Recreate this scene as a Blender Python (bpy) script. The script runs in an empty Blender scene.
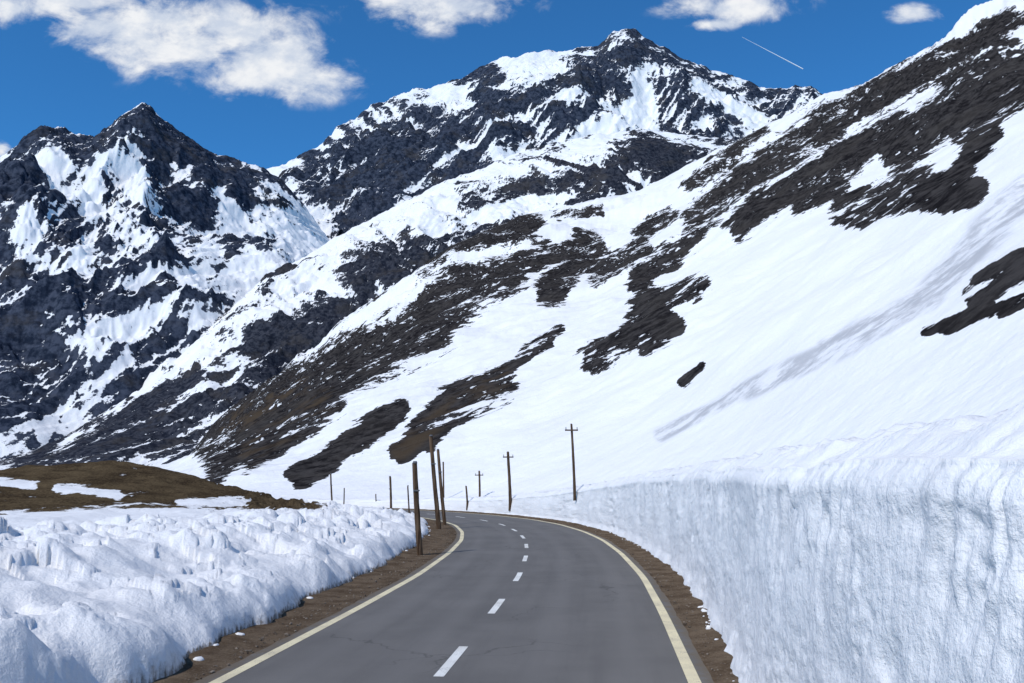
import bpy, math, random, bmesh
import numpy as np
from mathutils import Vector
random.seed(4); np.random.seed(4)
scene=bpy.context.scene
# ------------------------------------------------------------------ camera
F=900.0; CX=512.0; CY=341.5; EYE=2.7
PITCH=math.atan(138.5/F); cp,sp=math.cos(PITCH),math.sin(PITCH)
cd=bpy.data.cameras.new("camera"); cam=bpy.data.objects.new("camera",cd); scene.collection.objects.link(cam)
cd.lens=F/1024*36; cd.sensor_width=36; cd.clip_start=0.1; cd.clip_end=40000
cam.location=(0,0,EYE); cam.rotation_euler=(math.pi/2+PITCH,0,0)
scene.camera=cam
scene.view_settings.view_transform='Standard'; scene.view_settings.look='None'; scene.view_settings.exposure=0

def pixel_ray(px,py):
    """image pixel coordinates -> azimuth (rad, from +Y clockwise), tan(elevation), gnomonic u,v"""
    a=(px-CX)/F; v=(CY-py)/F
    fy=cp-sp*v; up=sp+cp*v
    return math.atan2(a,fy), up/math.hypot(a,fy), a/fy, up/fy
def proj(x,y,z):
    zz=z-EYE
    dep=y*cp+zz*sp; up=-y*sp+zz*cp
    dep=np.maximum(dep,0.01)
    return CX+F*x/dep, CY-F*up/dep
def table(pts):
    A=[pixel_ray(*p) for p in pts]
    o=np.argsort([a[0] for a in A])
    return np.array([A[i][0] for i in o]), np.array([A[i][1] for i in o])
def aztab(pts):
    return np.array([pixel_ray(p[0],470)[0] for p in pts]), np.array([p[1] for p in pts],float)
def smooth_tab(a,v,width):
    g=np.linspace(a[0]-.3,a[-1]+.3,1600); q=np.interp(g,a,v); n=int(width/(g[1]-g[0]))
    k=np.exp(-np.linspace(-2.5,2.5,2*n+1)**2); k/=k.sum()
    qp=np.concatenate([np.full(n,q[0]),q,np.full(n,q[-1])])
    return g,np.convolve(qp,k,'valid')
def sstep(x,a=0.,b=1.):
    t=np.clip((x-a)/(b-a),0,1); return t*t*(3-2*t)
# ------------------------------------------------------------------ noise
_r=np.random.RandomState(7)
PERM=np.concatenate([_r.permutation(256)]*3)
G=_r.normal(size=(256,3)); G/=np.linalg.norm(G,axis=1)[:,None]
def perlin(x,y,z):
    xi=np.floor(x).astype(np.int64); yi=np.floor(y).astype(np.int64); zi=np.floor(z).astype(np.int64)
    xf=x-xi; yf=y-yi; zf=z-zi; xi&=255; yi&=255; zi&=255
    u=xf**3*(xf*(xf*6-15)+10); v=yf**3*(yf*(yf*6-15)+10); w=zf**3*(zf*(zf*6-15)+10)
    def g(i,j,k):
        h=PERM[PERM[PERM[xi+i]+yi+j]+zi+k]; gr=G[h]
        return gr[...,0]*(xf-i)+gr[...,1]*(yf-j)+gr[...,2]*(zf-k)
    def L(a,b,t): return a+(b-a)*t
    return L(L(L(g(0,0,0),g(1,0,0),u),L(g(0,1,0),g(1,1,0),u),v),L(L(g(0,0,1),g(1,0,1),u),L(g(0,1,1),g(1,1,1),u),v),w)*1.6
def fbm(x,y,z,s,o=5,ridged=False,gain=0.5,seed=0.):
    f=1.0/s; a=1.0; r=0; n=0
    for i in range(o):
        p=perlin(x*f+seed+i*17.3,y*f+seed*1.7+i*5.1,z*f+i*9.7+seed*.3)
        if ridged: p=1-2*np.abs(p)
        r=r+a*p; n+=a; a*=gain; f*=2.03
    return r/n
def worley(x,y,s,seed=0):
    x=x/s; y=y/s; xi=np.floor(x).astype(np.int64); yi=np.floor(y).astype(np.int64)
    best=np.full(x.shape,9.); val=np.zeros(x.shape)
    for i in(-1,0,1):
        for j in(-1,0,1):
            h=PERM[(PERM[(xi+i+seed)&255]+yi+j)&255]
            h2=PERM[h+31]; h3=PERM[h+77]
            d=np.hypot(xi+i+h/256.-x,yi+j+h2/256.-y)
            m=d<best; best=np.where(m,d,best); val=np.where(m,h3/255.,val)
    return best,val
# ------------------------------------------------------------------ mesh helpers
def grid_obj(name,X,Y,Z,mat,attrs={},uv=None,flip=False,smooth=True):
    R,C=X.shape
    me=bpy.data.meshes.new(name)
    co=np.stack([X,Y,Z],-1).reshape(-1,3).astype(np.float32)
    idx=np.arange(R*C).reshape(R,C)
    q=np.stack([idx[:-1,:-1],idx[:-1,1:],idx[1:,1:],idx[1:,:-1]],-1).reshape(-1,4)
    if flip: q=q[:,::-1]
    n=len(q)
    me.vertices.add(R*C); me.vertices.foreach_set("co",co.ravel())
    me.loops.add(n*4); me.loops.foreach_set("vertex_index",q.ravel().astype(np.int32))
    me.polygons.add(n); me.polygons.foreach_set("loop_start",np.arange(0,n*4,4,dtype=np.int32))
    me.polygons.foreach_set("use_smooth",np.full(n,smooth))
    me.update(calc_edges=True)
    for k,a in attrs.items():
        at=me.attributes.new(k,'FLOAT','POINT'); at.data.foreach_set("value",np.asarray(a,np.float32).ravel())
    if uv is not None:
        l=me.uv_layers.new(name="UVMap"); 
        U=np.stack([uv[0],uv[1]],-1).reshape(-1,2)[q.ravel()].astype(np.float32)
        l.data.foreach_set("uv",U.ravel())
    me.materials.append(mat)
    o=bpy.data.objects.new(name,me); scene.collection.objects.link(o)
    return o
def raw_obj(name,verts,faces,mat,smooth=False,parent=None):
    me=bpy.data.meshes.new(name); me.from_pydata([tuple(v) for v in verts],[],faces); me.update()
    if smooth: me.polygons.foreach_set("use_smooth",[True]*len(me.polygons))
    me.materials.append(mat)
    o=bpy.data.objects.new(name,me); scene.collection.objects.link(o)
    if parent: o.parent=parent
    return o
# ------------------------------------------------------------------ node helper
class NT:
    def __init__(s,nt): s.nt=nt; s.n=nt.nodes; s.l=nt.links
    def new(s,t,**k):
        n=s.n.new(t)
        for a,b in k.items(): setattr(n,a,b)
        return n
    def put(s,sock,v):
        if isinstance(v,bpy.types.NodeSocket): s.l.new(v,sock)
        elif v is not None: sock.default_value=v
    def m(s,op,a,b=None,c=None,clamp=False):
        n=s.new('ShaderNodeMath',operation=op); n.use_clamp=clamp
        s.put(n.inputs[0],a)
        if b is not None: s.put(n.inputs[1],b)
        if c is not None: s.put(n.inputs[2],c)
        return n.outputs[0]
    def noise(s,vec,scale,detail=6,rough=0.55,dist=0.):
        n=s.new('ShaderNodeTexNoise'); s.put(n.inputs['Vector'],vec); n.inputs['Scale'].default_value=scale
        n.inputs['Detail'].default_value=detail; n.inputs['Roughness'].default_value=rough; n.inputs['Distortion'].default_value=dist
        return n.outputs['Fac']
    def mp(s,vec,sc=(1,1,1),rot=(0,0,0)):
        n=s.new('ShaderNodeMapping'); s.put(n.inputs[0],vec); n.inputs['Scale'].default_value=sc; n.inputs['Rotation'].default_value=rot
        return n.outputs[0]
    def mr(s,v,a,b,c=0.,d=1.,sm=True):
        n=s.new('ShaderNodeMapRange',interpolation_type='SMOOTHSTEP' if sm else 'LINEAR'); s.put(n.inputs['Value'],v)
        n.inputs['From Min'].default_value=a; n.inputs['From Max'].default_value=b; n.inputs['To Min'].default_value=c; n.inputs['To Max'].default_value=d
        return n.outputs['Result']
    def mix(s,f,a,b):
        n=s.new('ShaderNodeMix',data_type='RGBA'); s.put(n.inputs[0],f)
        for sock,v in((n.inputs[6],a),(n.inputs[7],b)):
            if isinstance(v,tuple): v=(*v,1) if len(v)==3 else v
            s.put(sock,v)
        return n.outputs[2]
    def attr(s,name): 
        n=s.new('ShaderNodeAttribute'); n.attribute_name=name; return n.outputs['Fac']
    def bump(s,h,st,dist,normal=None):
        n=s.new('ShaderNodeBump'); s.put(n.inputs['Height'],h); s.put(n.inputs['Strength'],st); n.inputs['Distance'].default_value=dist
        if normal is not None: s.put(n.inputs['Normal'],normal)
        return n.outputs[0]
def material(name):
    m=bpy.data.materials.new(name); m.use_nodes=True
    t=NT(m.node_tree); b=t.n['Principled BSDF']; b.inputs['Roughness'].default_value=0.9
    b.inputs['Specular IOR Level'].default_value=0.0
    return m,t,b
def matte(name):
    m=bpy.data.materials.new(name); m.use_nodes=True
    t=NT(m.node_tree); t.n.remove(t.n['Principled BSDF']); b=t.new('ShaderNodeBsdfDiffuse')
    t.l.new(b.outputs[0],t.n['Material Output'].inputs[0]); return m,t,b
def objco(t): return t.new('ShaderNodeTexCoord').outputs['Object']

SNOW=(0.80,0.79,0.78); SNOW2=(0.87,0.86,0.845)
def mountain_mat(name,L,rockA,rockB,bumpd,a1,a2,debris=False):
    """L = feature size in metres"""
    m,t,b=matte(name); co=objco(t)
    n1=t.noise(t.mp(co,(1,1,1.3)),1.0/L,7,0.66); n2=t.noise(co,7.0/L,4,0.68)
    r=t.attr('rock')
    v=t.m('ADD',r,t.m('ADD',t.m('MULTIPLY',t.m('SUBTRACT',n1,0.5),a1),t.m('MULTIPLY',t.m('SUBTRACT',n2,0.5),a2)))
    f=t.mr(v,0.475,0.525)
    rock=t.mix(t.mr(n2,0.38,0.64),rockA,rockB)
    rock=t.mix(t.mr(n1,0.50,0.66,0,.5),rock,(0.060,0.053,0.047))
    snow=t.mix(t.mr(n1,.3,.7),SNOW,SNOW2)
    if debris:
        g=t.attr('grass')
        rock=t.mix(t.m('MULTIPLY',g,t.mr(n1,.45,.62,.0,.75)),rock,(0.068,0.048,0.030))
        deb=t.attr('debris')
        snow=t.mix(t.m('MULTIPLY',deb,t.mr(n2,.38,.6,.15,.9)),snow,(0.45,0.45,0.46))
    t.l.new(t.mix(f,snow,rock),b.inputs['Color'])
    t.l.new(t.bump(n1,t.mr(r,.1,.6,.65 if debris else .45,1.),bumpd),b.inputs['Normal'])
    return m
# ================================================================== ROAD LINE
ctrl=np.array([(-60,-8.6),(-40,-6.4),(-20,-4.3),(0,-2.1),(12.7,-.76),(19.3,-.1),(26.3,.5),(34.5,.86),(41.8,.92),(48.5,.6),(56,-.25),(62.5,-1.7),
               (70,-4.4),(77,-8.2),(83,-13),(87.5,-18.5),(90.5,-25),(92,-33),(92,-60),(88,-100),(80,-140)],float)
tt=np.arange(len(ctrl)); 
fy=np.interp(np.linspace(0,len(ctrl)-1,6000),tt,ctrl[:,0]); fx=np.interp(np.linspace(0,len(ctrl)-1,6000),tt,ctrl[:,1])
sl=np.concatenate([[0],np.cumsum(np.hypot(np.diff(fx),np.diff(fy)))])
ss=np.arange(0,sl[-1],0.1); RX=np.interp(ss,sl,fx); RY=np.interp(ss,sl,fy)
k=np.exp(-np.linspace(-2.5,2.5,81)**2); k/=k.sum()
pad=lambda a:np.concatenate([2*a[0]-a[40:0:-1],a,2*a[-1]-a[-2:-42:-1]])
RX=np.convolve(pad(RX),k,'valid'); RY=np.convolve(pad(RY),k,'valid')
sl=np.concatenate([[0],np.cumsum(np.hypot(np.diff(RX),np.diff(RY)))])
S=sl-np.interp(0,RY[:700],sl[:700])      # S=0 beside camera
TX=np.gradient(RX,S); TY=np.gradient(RY,S); nn=np.hypot(TX,TY); TX/=nn; TY/=nn
def road(s,t):
    x=np.interp(s,S,RX); y=np.interp(s,S,RY); tx=np.interp(s,S,TX); ty=np.interp(s,S,TY)
    return x+ty*t, y-tx*t     # t>0 : right of travel
def road_coords(x,y):
    sh=x.shape; x=x.ravel(); y=y.ravel(); s=np.empty(x.shape); t=np.empty(x.shape)
    rx,ry,rs=RX[::4],RY[::4],S[::4]; tx,ty=TX[::4],TY[::4]
    for i in range(0,len(x),20000):
        a=x[i:i+20000,None]-rx; b=y[i:i+20000,None]-ry
        j=np.argmin(a*a+b*b,1); r=np.arange(len(j))
        al=a[r,j]*tx[j]+b[r,j]*ty[j]
        s[i:i+20000]=rs[j]+al; t[i:i+20000]=a[r,j]*ty[j]-b[r,j]*tx[j]
    return s.reshape(sh),t.reshape(sh)
wall_off=lambda s:np.interp(s,[-60,0,12,25,60,200],[3.8,3.75,3.83,4.35,4.5,4.6])
wall_h=lambda s:np.interp(s,[-60,0,10,26,44,54,64,74,90,120,200],[2.85,2.85,2.9,3.0,2.75,2.35,1.75,1.15,.6,.4,.35])
bank_off=lambda s:np.interp(s,[-60,0,12.7,16,22,40,200],[3.85,3.8,3.9,4.3,4.6,4.8,4.6])
# ================================================================== near materials
def snow_mat(name,grass=False):
    m,t,b=matte(name); co=objco(t)
    n2=t.noise(co,7,5,.68); n1=t.noise(co,.7,3,.6)
    d=t.attr('dirt')
    base=t.mix(t.mr(n1,.3,.7),SNOW,SNOW2)
    df=t.mr(t.m('ADD',d,t.m('MULTIPLY',t.m('SUBTRACT',n2,.5),.9)),.36,.98)
    base=t.mix(df,base,(0.19,0.15,0.11))
    if grass:
        g=t.attr('grass')
        ng=t.noise(co,.35,6,.7)
        gf=t.mr(t.m('ADD',g,t.m('MULTIPLY',t.m('SUBTRACT',ng,.5),1.7)),.46,.55)
        gc=t.mix(t.mr(t.m('ADD',t.m('MULTIPLY',n2,.5),t.m('MULTIPLY',ng,.5)),.4,.6),(0.035,0.024,0.015),(0.115,0.082,0.046))
        base=t.mix(gf,base,gc)
    t.l.new(base,b.inputs['Color'])
    t.l.new(t.bump(n2,.6,.08),b.inputs['Normal'])
    return m
snowm=snow_mat("snow"); bankm=snow_mat("ploughed_snow",True)
# asphalt
asph,t,b=material("asphalt"); co=objco(t); uvn=t.new('ShaderNodeUVMap').outputs[0]
sx=t.new('ShaderNodeSeparateXYZ'); t.l.new(uvn,sx.inputs[0])
n1=t.noise(co,.45,6,.6); n2=t.noise(co,90,3,.7); n3=t.noise(t.mp(uvn,(2.2,.12,1)),1.0,6,.6)
c=t.mix(t.mr(n1,.3,.7),(.120,.113,.105),(.160,.150,.139))
c=t.mix(t.mr(n3,.42,.7,0,.6),c,(.105,.099,.093))
tr=None
for o in(-2.35,-.95,1.0,2.4):
    g_=t.mr(t.m('ABSOLUTE',t.m('SUBTRACT',sx.outputs[0],o)),0,.42,.4,0)
    tr=g_ if tr is None else t.m('ADD',tr,g_)
c=t.mix(tr,c,(.185,.174,.162))
vo=t.new('ShaderNodeTexVoronoi',feature='DISTANCE_TO_EDGE'); vo.inputs['Scale'].default_value=.32
wn=t.new('ShaderNodeTexNoise'); t.put(wn.inputs['Vector'],co); wn.inputs['Scale'].default_value=1.5; wn.inputs['Detail'].default_value=5
va=t.new('ShaderNodeVectorMath',operation='MULTIPLY_ADD'); t.l.new(wn.outputs['Color'],va.inputs[0]); va.inputs[1].default_value=(1.1,1.1,0); t.l.new(co,va.inputs[2]); t.l.new(va.outputs[0],vo.inputs['Vector'])
crack=t.m('MULTIPLY',t.mr(vo.outputs['Distance'],0,.009,1,0),t.mr(t.noise(co,.25,2),.45,.6,0,.7))
c=t.mix(crack,c,(.055,.052,.048))
c=t.mix(t.mr(n2,.3,.75,0,.45),c,(.235,.222,.208))
edge=t.mr(t.m('ADD',t.m('ABSOLUTE',sx.outputs[0]),t.m('MULTIPLY',t.m('SUBTRACT',t.noise(co,2.5,5,.7),.5),.8)),3.22,3.5)
c=t.mix(t.m('MULTIPLY',edge,.85),c,(.15,.118,.083))
t.l.new(c,b.inputs['Base Color']); t.l.new(t.bump(n2,.5,.006),b.inputs['Normal']); b.inputs['Specular IOR Level'].default_value=.15
def paint_mat(name,col):
    m,t,b=material(name); co=objco(t)
    w=t.m('ADD',t.noise(co,60,4,.7),t.m('MULTIPLY',t.noise(co,3,4,.6),.5))
    c=t.mix(t.mr(w,.80,.98),col,(.2,.19,.18)); c=t.mix(t.mr(t.noise(co,1.2,4),.35,.7,0,.35),c,(.35,.3,.24))
    t.l.new(c,b.inputs['Base Color']); return m
cream=paint_mat("edge_line_paint",(.80,.70,.46)); white=paint_mat("centre_line_paint",(.82,.81,.76))
dirtm,t,b=matte("roadside_dirt"); co=objco(t)
n1=t.noise(co,1.4,4,.65); n2=t.noise(co,22,5,.75)
c=t.mix(t.mr(n1,.3,.7),(.085,.058,.038),(.17,.125,.085)); c=t.mix(t.mr(n2,.52,.72,0,.7),c,(.26,.21,.16)); c=t.mix(t.mr(n2,.45,.3,0,.7),c,(.04,.028,.02))
t.l.new(c,b.inputs['Color']); t.l.new(t.bump(n2,.8,.03),b.inputs['Normal'])
woodm,t,b=material("weathered_wood"); co=objco(t)
c=t.mix(t.mr(t.noise(t.mp(co,(14,14,.8)),1,6,.65),.35,.65),(.045,.028,.018),(.15,.10,.065)); t.l.new(c,b.inputs['Base Color'])
t.l.new(t.bump(t.noise(t.mp(co,(30,30,1.5)),1,4),.6,.02),b.inputs['Normal'])
metalm,t,b=material("grey_fitting"); t.l.new(t.mix(t.noise(objco(t),20,3),(.09,.09,.095),(.16,.16,.165)),b.inputs['Base Color']); b.inputs['Roughness'].default_value=.5
ceram,t,b=material("insulator_ceramic"); t.l.new(t.mix(t.noise(objco(t),20,3),(.4,.39,.37),(.5,.49,.47)),b.inputs['Base Color']); b.inputs['Roughness'].default_value=.3
stonem,t,b=material("stone"); co=objco(t)
c=t.mix(t.mr(t.noise(co,5,4),.35,.65),(.08,.06,.045),(.24,.2,.16)); t.l.new(c,b.inputs['Base Color'])
# ================================================================== ROAD + MARKINGS + VERGE
sr=np.arange(-30,150,.4)
def strip(name,sarr,t0,t1,z,mat,n=2):
    tv=np.linspace(0,1,n)[:,None]
    a=t0(sarr) if callable(t0) else np.full(sarr.shape,t0); b2=t1(sarr) if callable(t1) else np.full(sarr.shape,t1)
    T=a[None]+(b2-a)[None]*tv; Sg=np.repeat(sarr[None],n,0)
    X,Y=road(Sg,T); return grid_obj(name,X,Y,np.full(X.shape,z),mat,uv=(T,Sg),flip=True)
wob=lambda s:0.05*perlin(s*1.7,s*0,s*0+3.)+.04*perlin(s*.3,s*0,s*0+8.)
strip("road",sr,lambda s:-3.50+wob(s),lambda s:3.48+wob(s+40),0.0,asph,9)
lm=bpy.data.objects.new("road_markings",None); scene.collection.objects.link(lm)
for nm,a in(("edge_line_left",-3.3),("edge_line_right",3.12)):
    strip(nm,sr,a,a+.18,.004,cream).parent=lm
sc=14.25-12.0*2; i=0
while sc<110:
    strip("centre_dash_%d"%i,np.linspace(sc-1.15,sc+1.15,6),-.37,-.22,.004,white).parent=lm
    sc+=6.0; i+=1
def verge(name,side):
    s=np.concatenate([np.arange(-10,40,.08),np.arange(40,140,.3)]); n=26
    tv=np.linspace(0,1,n)[:,None]
    out=(bank_off(s) if side<0 else wall_off(s))+.9
    T=3.40+(out-3.40)[None]*tv; Sg=np.repeat(s[None],n,0)
    X,Y=road(Sg,side*T)
    Z=-.012+sstep(T,3.45,3.75)*(.018+.022*fbm(X,Y,X*0,.5,4)+.012*fbm(X,Y,X*0,.12,2))
    Z+=sstep(T-out[None]+.9,-.5,.2)*.05
    return grid_obj(name,X,Y,Z,dirtm,flip=(side>0))
verge("road_verge",-1); verge("road_verge",1)
# ================================================================== RIGHT MOUNTAINSIDE (height function)
ridgeD=[(-60,478),(60,474),(150,470),(190,462),(215,432),(250,402),(300,362),(340,322),(400,282),(450,246),(480,232),(520,217),(560,210),(600,200),(640,190),(690,166),(730,147),(770,127),(800,112),(825,98),(850,92),(870,84),(890,70),(920,56),(950,42),(975,28),(1000,12),(1024,2),(1100,-40),(1300,-90),(1700,-120)]
azD,TD=table(ridgeD); azDs,TDs=smooth_tab(azD,TD,.10)
ad1,d1D=smooth_tab(*aztab([(-100,600),(190,900),(400,1150),(560,1300),(820,1150),(1024,800),(1300,600),(1700,450)]),.12)
os_=np.arange(-6,150,.5); ox,oy=road(os_,wall_off(os_)+7.0); oa=np.arctan2(ox,oy); od=np.hypot(ox,oy)
o_=np.argsort(oa); oa,od=oa[o_],od[o_]
ahs,hsD=smooth_tab(*aztab([(-200,-2.6),(400,-2.5),(460,-2.1),(540,-1.1),(600,-.2),(650,.35),(760,.7),(1024,.8),(1700,.6)]),.05)
def heightD(x,y,noise=True):
    az=np.arctan2(x,y); d=np.hypot(x,y)
    ds=np.interp(az,oa,od); d1=np.interp(az,ad1,d1D); hs=np.interp(az,ahs,hsD)
    s=np.clip((d-ds)/(d1-ds),0,1)
    wr=sstep(s,.35,1.0)
    T1=np.interp(az,azDs,TDs)*(1-wr)+np.interp(az,azD,TD)*wr
    h=hs+(T1*d1-hs)*s**1.10+EYE
    if noise:
        a=sstep(d-ds,10,260)*(1-.75*sstep(s,.75,1))*np.clip((T1*d1)/90,0.03,1)
        h=h+a*(50*fbm(x,y,x*0,210,5,seed=3)+10*fbm(x,y,x*0,50,5,True,seed=9))*(.35+.65*sstep(s,.15,.7))
        h=h+.25*fbm(x,y,x*0,5,4,seed=5)*sstep(d-ds,-8,4)+.05*fbm(x,y,x*0,.9,4)
        h=h+4.0*fbm(x,y,x*0,30,5,seed=2)*sstep(d-ds,4,60)
    return h
def caps(px,py,L):
    """union of soft strokes: (x1,y1,x2,y2,r)"""
    out=np.full(px.shape,-1.)
    for x1,y1,x2,y2,r in L:
        dx,dy=x2-x1,y2-y1; q=dx*dx+dy*dy+1e-6
        h=np.clip(((px-x1)*dx+(py-y1)*dy)/q,0,1)
        d=np.hypot(px-x1-h*dx,py-y1-h*dy)
        out=np.maximum(out,1-d/r)
    return out
rocksD=[(508,278,460,292,19),(460,292,420,328,27),(420,328,370,356,26),(370,352,300,390,26),(300,385,230,425,27),(400,262,440,244,15),(440,244,530,224,14),
 (400,262,350,297,13),(350,297,290,340,12),(255,400,210,445,18),(330,402,250,455,16),(250,440,215,470,14),
 (402,410,350,442,11),(350,442,300,476,10),(500,382,460,402,19),(460,402,425,432,14),(425,432,400,452,9),(545,342,505,368,7),
 (592,246,550,292,15),(640,248,600,275,13),(580,238,555,255,9),(545,255,515,268,11),
 (703,285,655,305,11),(655,305,640,330,18),(640,330,590,362,12),(670,325,640,345,12),
 (1015,20,945,58,14),(945,58,880,92,14),(880,92,830,118,14),(830,120,790,150,17),(790,150,740,180,15),(740,180,700,215,16),(700,215,690,240,12),
 (1010,60,960,95,26),(960,95,900,150,20),(900,125,840,160,17),(1024,95,960,130,14),(850,160,760,205,15),(760,205,735,228,12),(840,188,800,208,9),(990,130,940,190,11),
 (968,188,905,188,20),(905,190,850,212,18),(760,130,690,185,8),(690,240,640,282,12),(670,215,640,235,9),
 (1030,262,985,285,20),(1000,285,970,298,12),(990,312,945,330,9),(975,320,925,334,6),(1028,300,1000,312,8),
 (500,215,480,225,8),(600,212,560,214,6),(560,330,520,355,5),(700,368,682,386,5)]
grassD=[(500,382,460,402,20),(460,402,400,450,14),(300,385,230,425,14),(330,400,250,455,18)]
debD=[(660,436,740,395,9),(740,395,830,352,13),(830,352,925,300,17),(925,300,985,235,18),(985,235,1030,190,22)]
def mountain(name,mat,azs,Tlo,T1,ds,d1,hs,hfun,rockfun,rows,wT=.7,back=True,pw=1.10):
    C=len(azs); X=np.zeros((rows,C)); Y=X.copy()
    v=np.linspace(0,1,rows)
    for i in range(C):
        sg=np.linspace(0,1,500)**2.2
        d=ds[i]+(d1[i]-ds[i])*sg
        T=(hs[i]+(T1[i]*d1[i]-hs[i])*sg**pw)/d
        T=np.maximum.accumulate(T)+np.arange(500)*1e-7
        lo=max(Tlo[i],T[0]); par=wT*np.clip((T-lo)/(T[-1]-lo+1e-9),0,1)+(1-wT)*(np.log(d/d[0])/np.log(d[-1]/d[0]))
        j0=np.searchsorted(T,lo); par=par-par[j0]; par/=par[-1]
        dd=np.interp(v,par[j0:],d[j0:])
        X[:,i]=dd*np.sin(azs[i]); Y[:,i]=dd*np.cos(azs[i])
    Z=hfun(X,Y)
    if back:
        k=12; f=np.linspace(.02,.5,k)[:,None]
        D=np.hypot(X[-1],Y[-1]); Xb=X[-1][None]*(1+f); Yb=Y[-1][None]*(1+f); Zb=Z[-1][None]-D[None]*f*.9
        X=np.vstack([X,Xb]);Y=np.vstack([Y,Yb]);Z=np.vstack([Z,Zb])
    ax=np.stack([np.gradient(a,axis=1) for a in(X,Y,Z)],-1); ay=np.stack([np.gradient(a,axis=0) for a in(X,Y,Z)],-1)
    N=np.cross(ax,ay); N/=np.linalg.norm(N,axis=-1)[...,None]+1e-9
    N*=np.sign(N[...,2:3]+1e-9)
    px,py=proj(X,Y,Z)
    at=rockfun(px,py,X,Y,Z,N[...,2],N)
    return grid_obj(name,X,Y,Z,mat,attrs=at)
matD=mountain_mat("hillside_snow_rock",20,(.012,.011,.012),(.052,.047,.045),1.8,1.15,1.05,True)
azs=np.concatenate([np.linspace(-.62,.60,840),np.linspace(.605,1.3,130)])
ds=np.interp(azs,oa,od); 
def rfD(px,py,X,Y,Z,nz,N):
    wx=14*fbm(X,Y,Z,45,5,seed=1,gain=.6)+6*fbm(X,Y,Z,12,3,seed=4); wy=11*fbm(X,Y,Z,45,5,seed=21,gain=.6)+4*fbm(X,Y,Z,12,3,seed=44)
    c=caps(px+wx,py+wy,rocksD)
    r=.03+(.62+.02*sstep(600-px,0,80))*sstep(c,-.70,.38)
    r=r+.36*fbm(X,Y,Z,26,5,seed=8,gain=.6)*sstep(c,-.9,-.2)
    up=sstep(px,680,860)*sstep(250-py,0,60)*sstep(c,-1,-.6)
    r=r+up*.05+.03*sstep(px,160,300)*sstep(600-px,0,120)*sstep(c,-1,-.5)
    g=sstep(caps(px,py,grassD),0,.6)
    d=sstep(caps(px+wx*.5,py+wy*.6,debD),.0,.5)
    r=r-d*.3
    return dict(rock=r,grass=g,debris=d)
mountain("mountain_hillside",matD,azs,np.full(len(azs),-1.),np.interp(azs,azD,TD),ds,np.interp(azs,ad1,d1D),np.interp(azs,ahs,hsD),heightD,rfD,420)
# ================================================================== FAR MOUNTAINS
def far(name,mat,ridge,lo,dist,base,amp,L,rocks,snows,frac,seed,rows,az0,az1,cols,slopew=.6,pw=1.1,ridgew=.28,rl=.20):
    aR,TR=table(ridge); aRs,TRs=smooth_tab(aR,TR,.05); aL,TL=table(lo)
    azs=np.linspace(az0,az1,cols)
    aD,dD=aztab(dist); aB,dB=aztab(base)
    T1=np.interp(azs,aR,TR); d1=np.interp(azs,aD,dD); ds=np.interp(azs,aB,dB)
    def ridges(x,y):
        rz=x*0
        wx=x+L*.35*fbm(x,y,rz,L*.8,3,seed=seed+50); wy=y+L*.35*fbm(x,y,rz,L*.8,3,seed=seed+70)
        return fbm(wx,wy,rz,L,7,True,.52,seed=seed)
    def ribs(x,y,z):
        """diagonal rock ribs: two crossing families, long down the fall line"""
        w_=L*.10*fbm(x,y,z,L*.3,4,seed=seed+90,gain=.6)
        p=x+w_; q_=z*1.25+w_*.6+(y*.12)
        a=fbm(p+q_,(p-q_)*.25,x*0,L*rl,5,True,.58,seed=seed+33)
        b_=fbm(p-q_,(p+q_)*.25,x*0,L*rl,5,True,.58,seed=seed+43)
        k_=sstep(fbm(x,y,z,L*.9,2,seed=seed+3),-.25,.25)
        return a*k_+b_*(1-k_)
    def hf(x,y):
        az=np.arctan2(x,y); d=np.hypot(x,y)
        dd1=np.interp(az,aD,dD); dds=np.interp(az,aB,dB); s=np.clip((d-dds)/(dd1-dds),0,1)
        wr=sstep(s,.5,1.0); t1=np.interp(az,aRs,TRs)*(1-wr)+np.interp(az,aR,TR)*wr
        h=-20+(t1*dd1+20)*s**pw+EYE
        n=ridges(x,y); z0=h
        fine=fbm(x,y,x*0,L*.12,5,True,.55,seed=seed+5)
        A=amp*np.clip(t1*dd1/(amp*4.5),.12,1)*sstep(s,.0,.22)
        return h+A*(1-.92*sstep(s,.72,1))*(n-.15)+A*.08*(fine-.2)*(.5+.5*s)+A*.24*(ribs(x,y,z0)-.2)*(1-.75*sstep(s,.85,1))
    def rf(px,py,X,Y,Z,nz,N):
        az=np.arctan2(X,Y); d=np.hypot(X,Y); dd1=np.interp(az,aD,dD); dds=np.interp(az,aB,dB); s=np.clip((d-dds)/(dd1-dds),0,1)
        z0=-20+(np.interp(az,aRs,TRs)*dd1+20)*s**pw+EYE
        wx=16*fbm(X,Y,Z,L*.4,5,seed=1,gain=.6); wy=12*fbm(X,Y,Z,L*.4,5,seed=21,gain=.6)
        r=slopew*(-nz)
        r=r+.80*(ribs(X,Y,z0)-.22)
        r=r+.16*fbm(X,Y,Z*1.5,L*.3,4,seed=seed+11,gain=.6)
        r=r+ridgew*(ridges(X,Y)-.25)
        r=r+.14*N[...,0]
        vis=r[:rows]; qv=np.quantile(vis,1-frac); sd_=vis.std()
        r=.5+(r-qv)/sd_*.17
        if rocks: r=r+.20*sstep(caps(px+wx,py+wy,rocks),-.6,.5)
        if snows: r=r-.28*sstep(caps(px+wx,py+wy,snows),-.6,.5)
        return dict(rock=r)
    Tlo=np.interp(azs,aL,TL)
    return mountain(name,mat,azs,Tlo,T1,ds,d1,np.full(cols,-20.),hf,rf,rows,wT=.8,pw=pw)
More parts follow.
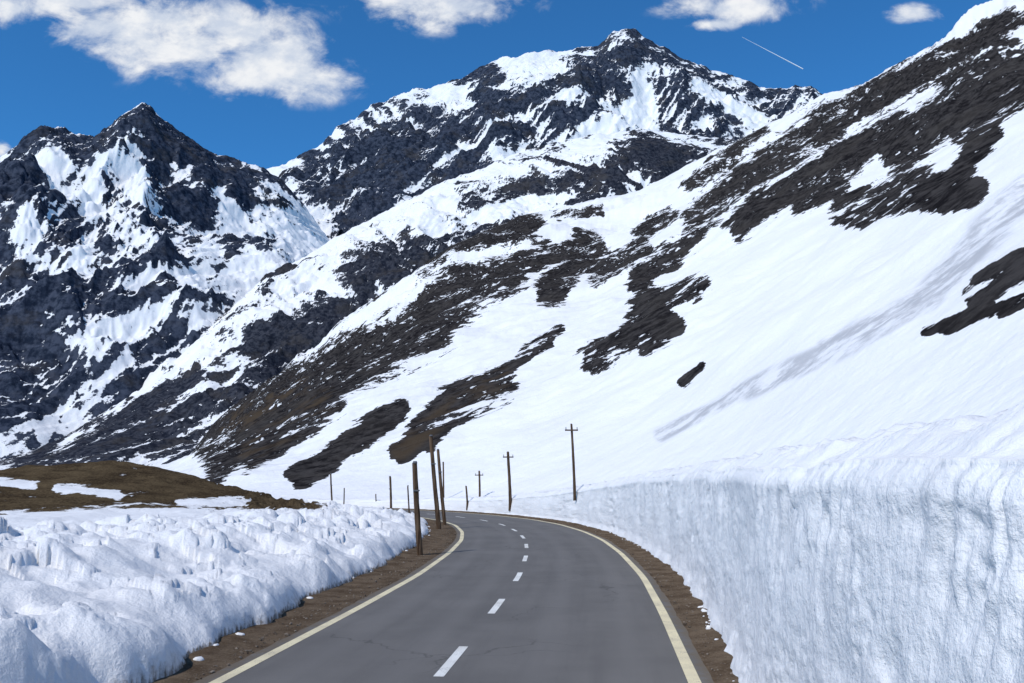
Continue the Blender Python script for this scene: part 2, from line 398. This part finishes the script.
matB=mountain_mat("summit_snow_rock",130,(.014,.020,.034),(.056,.066,.092),10,.45,.62)  # aerial haze painted into the rock colours as a blue tint
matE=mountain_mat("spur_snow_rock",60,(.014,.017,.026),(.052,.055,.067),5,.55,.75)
ridgeC=[(-200,205),(-80,180),(-20,168),(0,163),(14,154),(28,143),(40,137),(52,139),(66,144),(84,148),(98,143),(112,131),(126,119),(136,111),(142,108),(150,113),(162,125),(176,135),(190,143),(205,150),(222,160),(240,166),(262,172),(280,184),(300,205),(320,232),(345,262),(400,300),(460,340)]
far("mountain_left",matB,ridgeC,[(-200,484),(460,484)],[(-200,3300),(0,3500),(300,3300),(460,3000)],[(-200,1500),(460,1700)],300,900,
 [(160,140,210,160,16),(210,160,275,195,20),(0,170,60,185,12),(0,350,50,400,45),(50,410,200,440,45),(200,340,300,300,14),(20,290,110,300,14),(180,190,230,240,12),(0,250,40,240,10),(200,400,280,380,35),(0,430,60,460,40)],
 [(270,200,320,235,18),(230,215,190,300,14),(190,300,100,340,14),(100,340,80,390,8),(120,150,150,200,14),(60,200,20,240,12),(250,260,200,320,14),(150,330,70,420,8),(300,240,220,330,14),(60,160,30,210,10),(100,160,80,260,8),(40,440,70,390,6)],
 .36,31,340,-.62,.0,600)
ridgeB=[(150,200),(240,185),(270,172),(290,163),(305,158),(322,146),(335,132),(352,122),(372,108),(392,100),(412,90),(430,92),(448,83),(462,80),(476,74),(492,64),(508,60),(530,57),(556,56),(580,54),(598,52),(606,46),(614,38),(626,35),(636,37),(644,44),(656,50),(676,60),(700,70),(722,79),(742,84),(760,92),(775,96),(790,93),(812,93),(830,104),(900,140),(1000,180)]
far("mountain_summit",matB,ridgeB,[(150,300),(330,300),(1000,260)],[(150,4700),(500,5000),(640,5200),(1000,5600)],[(150,2500),(1000,2700)],420,1300,
 [(320,150,400,110,26),(300,180,350,215,24),(350,150,440,175,40),(430,110,480,85,24),(440,150,520,130,14),(480,90,560,110,14),(600,60,640,52,8),(400,200,350,225,16)],
 [(440,100,462,108,14),(515,62,545,70,14),(280,175,300,215,18),(300,215,335,245,18),(560,150,640,120,16),(560,100,500,150,12),(640,80,660,150,9),(700,90,760,120,9),(640,130,560,160,12),(460,150,400,200,8)],
 .40,77,330,-.40,.52,640,rl=.16)
ridgeE=[(-60,470),(40,440),(90,412),(130,386),(180,352),(220,318),(260,285),(300,262),(335,240),(370,222),(405,203),(440,186),(475,174),(500,162),(525,154),(560,144),(600,136),(640,132),(680,136),(720,140),(800,160),(900,200)]
far("mountain_spur",matE,ridgeE,[(-200,492),(260,492),(400,400),(500,300),(900,260)],[(-60,2000),(400,2300),(900,2600)],[(-60,1000),(900,1300)],110,420,
 [(330,262,400,240,12),(470,195,560,180,12),(180,420,120,450,45),(260,340,330,320,16),(220,400,330,350,22),(360,290,330,320,14),(560,165,620,180,12),(420,240,380,262,12),(640,150,690,170,12),(60,450,200,470,50)],
 [(340,245,480,180,15),(480,180,600,150,10),(100,410,200,350,10),(200,350,330,265,14),(420,225,560,200,10)],
 .34,55,300,-.60,.45,620)
# ================================================================== GROUND SHEET
gx=np.concatenate([-np.geomspace(9000,20,40),np.geomspace(20,9000,40)]); GX,GY=np.meshgrid(gx,gx)
grid_obj("ground",GX,GY,np.full(GX.shape,-.25),snowm,attrs=dict(dirt=GX*0))
# ================================================================== RIGHT SNOW WALL
st=[-12.]
while st[-1]<140: st.append(st[-1]+np.clip(.0048*max(abs(st[-1]),1)*1.0,.022,.35))
st=np.array(st); C=len(st)
nf,ntp=96,70
fz=np.linspace(0,1,nf); top=np.concatenate([np.geomspace(.03,10.5,ntp)])
Sg=np.repeat(st[None],nf+ntp,0); off=wall_off(st)[None]; H=wall_h(st)[None]
H=H+.12*fbm(st,st*0,st*0,6,4,seed=3)[None]+.07*fbm(st,st*0,st*0,.9,4,seed=8)[None]
F1=fz[:,None]
Tf=off+.26*F1**1.2*np.ones((1,C)); Zf=-.08+(H+.08)*F1
s_,z_=Sg[:nf],Zf; o0=s_*0
n=.07*fbm(s_,z_*.8,o0,1.1,4,seed=1)+.028*fbm(s_*.22,z_,o0,.35,4,seed=6)+.15*fbm(s_,z_,o0,3.2,3,seed=11)
wsx=s_*.9+.15*fbm(s_,z_,o0,.4,3); sc_,_v=worley(wsx,z_*1.2+.1*fbm(s_,z_,o0,.4,3,seed=8),.45,5)
n+=.20*np.clip(.6-sc_,0,1)*sstep(fbm(s_,z_,o0,2.4,3,seed=15),.0,.3)*(_v-.2)
sc2,_v2=worley(s_*1.0+.1*fbm(s_,z_,o0,.3,2,seed=3),z_*1.3,.18,15)
n+=.035*np.clip(.6-sc2,0,1)*sstep(fbm(s_,z_,o0,1.3,3,seed=17),.0,.25)
flute=fbm(s_,z_*.14+.3*fbm(s_,z_,o0,.6,2),o0,.42,3,True,seed=19)
n+=.09*(flute-.2)*sstep(F1,.50,.95)*sstep(fbm(s_,o0,o0,2.5,2,seed=29),-.35,.15)+.016*(flute-.2)
n-=.20*sstep(.16-F1,0,.16)*(.5+.8*fbm(s_,o0,o0,1.1,3,seed=23))
Tf=Tf+n-.03*sstep(F1,.84,.96)+.12*sstep(F1,.90,1.)
X1,Y1=road(Sg[:nf],Tf); Z1=Zf-.05*sstep(F1,.94,1.)
T2=top[:,None]
Tt=Tf[-1][None]+T2; X2,Y2=road(Sg[nf:],Tt)
hD=heightD(X2,Y2); w=sstep(T2/7.2)
base=(Z1[-1][None]+.10*sstep(T2,0,.35)+.02*T2)
Z2=base*(1-w)+(hD-.04*np.maximum(T2-7.0,0))*w
Z2+=(.14*fbm(X2,Y2,X2*0,1.3,5,seed=33)+.24*np.maximum(fbm(X2,Y2,X2*0,.8,4,True,seed=35),0)*sstep(T2,.1,.6))*(1-sstep(T2,2,6.5))*sstep(T2,0,.2)
XX=np.vstack([X1,X2]);YY=np.vstack([Y1,Y2]);ZZ=np.vstack([Z1,Z2])
dirt=np.zeros(XX.shape); dirt[:nf]=.60*sstep(.08-F1,0,.08)+.14*sstep(.30-F1,0,.30)+.12*np.maximum(fbm(s_*.25,z_,o0,.5,4,seed=61),0)*sstep(F1,.2,.5)
grid_obj("snow_wall",XX,YY,ZZ,snowm,attrs=dict(dirt=dirt),flip=True)
# ================================================================== LEFT BANK + FIELD + BROWN HILL
az=np.concatenate([np.linspace(-1.75,-.66,90),np.linspace(-.655,.03,760)])
dd=np.geomspace(3.0,125,560)
A,D=np.meshgrid(az,dd); X=D*np.sin(A); Y=D*np.cos(A)
s_,t_=road_coords(X,Y)
Z0=X*0
edge=bank_off(s_)+.45*fbm(X,Y,Z0,2.2,4,seed=2,gain=.55)+.05*fbm(X,Y,Z0,.35,2,seed=4)
q=-t_-edge
Hf=np.interp(s_,[0,12,20,35,50,70,100],[.74,.74,.70,.6,.5,.4,.3])*(1+.45*fbm(X,Y,Z0,2.2,3,seed=6))
Hr=np.interp(s_,[0,14,25,40,55,80],[.70,.70,.58,.45,.4,.35])
wid=.22+.45*np.clip(fbm(X,Y,Z0,2.2,3,seed=77)+.25,0,1)
h=-.14+(.14+Hf)*(1-np.exp(-np.clip(q,0,None)/wid))*(q>0)+Hr*sstep(q,1.0,5)
near=sstep(q,0.08,1.2)*(1-sstep(q,8.5,14))
w1,v1=worley(X+.3*fbm(X,Y,Z0,.8,3),Y+.3*fbm(X,Y,Z0,.8,3,seed=31),1.2,3); w2,v2=worley(X+.10*fbm(X,Y,Z0,.3,2),Y+.10*fbm(X,Y,Z0,.3,2,seed=5),.5,9)
clump=sstep(fbm(X,Y,Z0,3.,3,seed=14),-.35,.15)
h+=near*clump*(.46*(v1-.35)*(1-sstep(w1,.25,.85))+.22*(v2-.3)*(1-sstep(w2,.25,.8)))
h+=near*(.22*fbm(X,Y,Z0,1.8,4,seed=12,gain=.5)+.04*fbm(X,Y,Z0,.35,3,True,seed=15)*clump)
h+=sstep(q,3,12)*(.26*fbm(X,Y,Z0,7,5,seed=17)-.15)
h+=near*.16*(np.maximum(fbm(X*.7+Y*.7,(X-Y)*.45,Z0,2.6,2,True,seed=18),0)-.25)
aH,TH=table([(-400,474),(-60,466),(0,464),(60,461),(110,459),(160,460),(200,465),(235,472),(265,481),(295,489),(325,497),(350,505),(460,520)])
zt=np.interp(A,aH,TH)*80+EYE
b0=1.0
hill=np.exp(-((D-80)/19)**2); bm=sstep(q,2,14)
h=h+bm*hill*(zt-b0)*(zt>b0)+bm*hill*.9*fbm(X,Y,Z0,9,5,seed=41)
h=np.where(q>0,h,-.14)
px,py=proj(X,Y,h)
gwx=14*fbm(X,Y,Z0,5,4,seed=71); gwy=5*fbm(X,Y,Z0,5,4,seed=73)
gr=sstep(D,46,58)*sstep(zt,b0,b0+.25)*sstep(q,3,8)
gr=gr*.78-.42*sstep(caps(px+gwx,py+gwy,[(60,488,120,494,5),(180,500,240,503,3.5),(0,482,35,486,3.5)]),-1,.6)+.2*gr*fbm(X,Y,Z0,6,4,seed=79)
dirt=.62*sstep(.45-q,0,.45)*(q>-.2)+.18*near*sstep(1.8-q,0,1.8)+.25*near*np.maximum(fbm(X,Y,Z0,2,4,seed=51),0)
dirt=np.where(h<.10,.85,dirt)
grid_obj("snow_bank",X,Y,h,bankm,attrs=dict(dirt=dirt,grass=gr))
# ================================================================== STONES AND SNOW LUMPS
def scatter(name,N,fn,mat,seed,smooth=False):
    rs=np.random.RandomState(seed)
    bm_=bmesh.new(); bmesh.ops.create_icosphere(bm_,subdivisions=2 if smooth else 1,radius=1); 
    bv=np.array([v.co[:] for v in bm_.verts]); bf=[[v.index for v in f.verts] for f in bm_.faces]; bm_.free()
    V=[];Fc=[]
    for i in range(N):
        x,y,z,r=fn(rs)
        sc3=r*rs.uniform(.6,1.3,3)*np.array([1,1,.7]); a=rs.uniform(0,6.28)
        v=bv*(1+.28*rs.normal(size=(len(bv),1)).clip(-1,1)*(.6 if smooth else 1))*sc3
        c_,s2=math.cos(a),math.sin(a); v=np.stack([v[:,0]*c_-v[:,1]*s2,v[:,0]*s2+v[:,1]*c_,v[:,2]],-1)+[x,y,z]
        o=len(V); V.extend(v.tolist()); Fc.extend([[o+k2 for k2 in f] for f in bf])
    return raw_obj(name,V,Fc,mat,smooth)
def st_fn(rs):
    s=2+60*rs.rand()**1.5; side=-1 if rs.rand()<.65 else 1
    out=bank_off(s) if side<0 else wall_off(s)
    t=side*rs.uniform(3.5,out+.1); x,y=road(s,t); r=rs.exponential(.009)+.007
    return x,y,.015,min(r,.04)
scatter("gravel",2600,st_fn,stonem,3)
def sn_fn(rs):
    s=2+55*rs.rand()**1.3
    if rs.rand()<.6: t=-(bank_off(s)+abs(rs.normal(0,.12)))
    else: t=wall_off(s)-.10+rs.normal(0,.07)
    x,y=road(s,t); r=min(rs.exponential(.02)+.012,.07); return x,y,.02+r*.3,r
scatter("snow_lumps",200,sn_fn,snowm,5,True)
# ================================================================== POLES
def pole(name,base,h,r0,r1,lean=(0,0),arms=0,cap=False,seed=0):
    rs=np.random.RandomState(seed)
    e=bpy.data.objects.new(name,None); scene.collection.objects.link(e); e.location=base
    nseg,nr=14,12; V=[];Fc=[]
    ph=rs.uniform(0,6)
    for i in range(nseg+1):
        f=i/nseg; z=-.6+(h+.6)*f; r=r0+(r1-r0)*f
        cx=lean[0]*max(z,0)/h+.03*math.sin(f*3+ph); cy=lean[1]*max(z,0)/h+.03*math.cos(f*4+ph)
        for k2 in range(nr):
            a=2*math.pi*k2/nr; rr=r*(1+.07*math.sin(3*a+ph)+.04*rs.normal())
            V.append((cx+rr*math.cos(a),cy+rr*math.sin(a),z))
    for i in range(nseg):
        for k2 in range(nr):
            a=i*nr+k2; b3=i*nr+(k2+1)%nr; Fc.append((a,b3,b3+nr,a+nr))
    V.append((lean[0],lean[1],h+r1*.6)); top_=len(V)-1
    for k2 in range(nr): Fc.append((nseg*nr+k2,nseg*nr+(k2+1)%nr,top_))
    raw_obj("shaft",V,Fc,woodm,True,e)
    def box(nm,c3,s3,mat,rot=0):
        b4=bmesh.new(); bmesh.ops.create_cube(b4,size=1)
        bmesh.ops.scale(b4,vec=s3,verts=b4.verts); bmesh.ops.bevel(b4,geom=b4.edges[:],offset=min(s3)*.15,segments=2,affect='EDGES')
        me=bpy.data.meshes.new(nm); b4.to_mesh(me); b4.free(); me.materials.append(mat)
        o=bpy.data.objects.new(nm,me); scene.collection.objects.link(o); o.parent=e; o.location=c3; o.rotation_euler=(0,rot,0)
    def cyl(nm,c3,r,hh,mat):
        b4=bmesh.new(); bmesh.ops.create_cone(b4,segments=10,radius1=r,radius2=r*.7,depth=hh,cap_ends=True)
        me=bpy.data.meshes.new(nm); b4.to_mesh(me); b4.free(); me.materials.append(mat)
        o=bpy.data.objects.new(nm,me); scene.collection.objects.link(o); o.parent=e; o.location=c3
    for a in range(arms):
        zz=h-.40-a*.55; f=zz/h; hw=.42
        box("crossarm_%d"%(a+1),(lean[0]*f,lean[1]*f-r1-.05,zz),(2*hw,.08,.09),woodm,0)
        for j,ox_ in enumerate((-hw+.06,hw-.06)):
            cyl("insulator_%d_%d"%(a+1,j+1),(lean[0]*f+ox_,lean[1]*f-r1-.05,zz+.12),.045,.16,ceram)
    if cap:
        box("strap",(lean[0]*.7,lean[1]*.7-0.005,h*.7),(r0*1.9,r0*1.9,.06),metalm)
        cyl("iron_cap",(lean[0],lean[1],h+.03),r1*1.08,.08,metalm)
def at(px,py,y):
    a,T,u,v=pixel_ray(px,py); return u*y, y, EYE+v*y
def poleat(name,bx,by,tx,ty,y,r0,r1,**k):
    x,yy,z=at(bx,by,y); x2,_,z2=at(tx,ty,y)
    pole(name,(x,yy,z),z2-z,r0,r1,lean=(x2-x,0),**k)
def slope_y(px,py):      # forward distance where the ray through an image pixel meets the right-hand snow
    a,T,u,v=pixel_ray(px,py); y=np.arange(30,400,.5); x=u*y; z=EYE+v*y
    s2,t2=road_coords(x,y); tp=t2-wall_off(s2); w=sstep(tp/7.2)
    g=np.where(tp<0,-1,(wall_h(s2)+.02*tp)*(1-w)+heightD(x,y)*w)
    i=np.argmax(g>z); return float(y[i])
def poleon(name,bx,by,tx,ty,w0,w1,**k):
    y=slope_y(bx,by); print(name,bx,y)
    poleat(name,bx,by,tx,ty,y,w0*y/1800,w1*y/1800,**k)
poleat("snow_pole",420,556,415,463,33.5,.115,.09,cap=True,seed=1)
poleat("wooden_pole",439,530,431,436,51,.14,.10,cap=True,seed=2)
poleat("wooden_pole",445,524,438,450,56,.12,.085,cap=True,seed=3)
poleat("snow_pole",391,517,390,477,62,.085,.07,cap=True,seed=4)
poleat("snow_pole",332,512,331,474,66,.07,.055,cap=True,seed=5)
poleat("snow_pole",409,520,408,486,68,.06,.05,cap=True,seed=12)
poleon("utility_pole",575,491,571,424,3.0,2.1,arms=1,seed=6)
poleon("utility_pole",510,503,508,452,3.3,2.5,arms=1,seed=7)
poleon("utility_pole",480,499,479,471,2.2,1.8,arms=1,seed=8)
poleon("snow_pole",467,503,466,486,2.,1.6,seed=9)
poleon("snow_pole",444,500,443,462,1.8,1.5,seed=13)
poleat("snow_pole",344,508,344,488,85,.06,.05,seed=10)
poleat("snow_pole",376,512,376,494,90,.06,.05,seed=11)
# contrail
u0=pixel_ray(742,37);u1=pixel_ray(803,69); YD=9000
P0=Vector((u0[2]*YD,YD,EYE+u0[3]*YD)); P1=Vector((u1[2]*YD,YD,EYE+u1[3]*YD))
con,t,b=material("contrail_ice"); t.l.new(t.mix(t.noise(objco(t),.005,2),(.75,.8,.85),(.9,.9,.9)),b.inputs['Base Color'])
V=[];Fc=[]; ax_=(P1-P0).normalized(); s1=ax_.cross(Vector((0,1,0))).normalized(); s2v=Vector((0,1,0))
for i in range(25):
    f=i/24; c3=P0.lerp(P1,f); r=1.5+7*f**1.5*(1.02-f)**.15
    for k2 in range(8):
        a=k2*math.pi/4; V.append(c3+s1*r*math.cos(a)+s2v*r*math.sin(a))
for i in range(24):
    for k2 in range(8): Fc.append((i*8+k2,i*8+(k2+1)%8,i*8+8+(k2+1)%8,i*8+8+k2))
raw_obj("contrail",V,Fc,con,True)
# ================================================================== SUN + SKY
SAZ=math.radians(221); SEL=math.radians(46)
sd=Vector((math.sin(SAZ)*math.cos(SEL),math.cos(SAZ)*math.cos(SEL),math.sin(SEL)))
sl_=bpy.data.lights.new("sun",'SUN'); sl_.energy=3.1; sl_.angle=math.radians(.5); sl_.color=(1,.955,.89)
so_=bpy.data.objects.new("sun",sl_); scene.collection.objects.link(so_); so_.rotation_euler=(-sd).to_track_quat('-Z','Y').to_euler()
w=bpy.data.worlds.new("World"); scene.world=w; w.use_nodes=True; t=NT(w.node_tree)
try:
    w.cycles.sampling_method='MANUAL'; w.cycles.sample_map_resolution=256
except Exception as e: print(e)
bg=t.n['Background']
sky=t.new('ShaderNodeTexSky',sky_type='NISHITA'); sky.sun_disc=False; sky.sun_elevation=SEL; sky.sun_rotation=SAZ; sky.altitude=2400; sky.air_density=1.0; sky.dust_density=.2; sky.ozone_density=3.0
tint=t.new('ShaderNodeMix',data_type='RGBA',blend_type='MULTIPLY'); tint.inputs[0].default_value=1; t.l.new(sky.outputs[0],tint.inputs[6]); tint.inputs[7].default_value=(.40,1.15,1.62,1)
tc=t.new('ShaderNodeTexCoord').outputs['Generated']; sx=t.new('ShaderNodeSeparateXYZ'); t.l.new(tc,sx.inputs[0])
yy=t.m('MAXIMUM',sx.outputs[1],.05); u=t.m('DIVIDE',sx.outputs[0],yy); v=t.m('DIVIDE',sx.outputs[2],yy)
blobs=[(60,0,100,26),(130,24,95,32),(195,44,92,40),(258,62,80,40),(308,78,58,26),(230,28,80,34),(20,8,60,22),
       (435,0,100,32),(490,14,40,18),(735,6,72,22),(715,24,30,9),(915,14,28,11),(2,150,18,14),(1250,60,120,30),(250,-140,200,50)]
cm=None
for (bx,by,bw,bh) in blobs:
    _,_,uu,vv=pixel_ray(bx,by); su=bw/F*1.03; sv=bh/F*1.05
    a=t.m('DIVIDE',t.m('SUBTRACT',u,uu),su); c=t.m('DIVIDE',t.m('SUBTRACT',v,vv),sv)
    d=t.m('SUBTRACT',1,t.m('SQRT',t.m('ADD',t.m('MULTIPLY',a,a),t.m('MULTIPLY',c,c))))
    cm=d if cm is None else t.m('MAXIMUM',cm,d)
cb=t.new('ShaderNodeCombineXYZ'); t.l.new(u,cb.inputs[0]); t.l.new(v,cb.inputs[1]); cv=t.mp(cb.outputs[0],(1,1.4,1),(0,0,.35))
n1=t.noise(cv,13,8,.62,.3); n2=t.noise(cv,20,5,.6)
den=t.mr(t.m('ADD',t.m('MULTIPLY',cm,.9),t.m('MULTIPLY',t.m('SUBTRACT',n1,.5),2.8)),-.14,.72)
den=t.m('MULTIPLY',den,t.mr(cm,-.55,.08))
den=t.m('MULTIPLY',den,t.mr(sx.outputs[1],.05,.12))
sh=t.mr(n2,.36,.66)
cc=t.mix(sh,(9.3,9.4,9.5),(6.2,6.9,8.1))
t.l.new(t.mix(t.m('MULTIPLY',den,.95),tint.outputs[2],cc),bg.inputs[0]); bg.inputs[1].default_value=.10
print("verts",sum(len(o.data.vertices) for o in scene.objects if o.type=='MESH'))
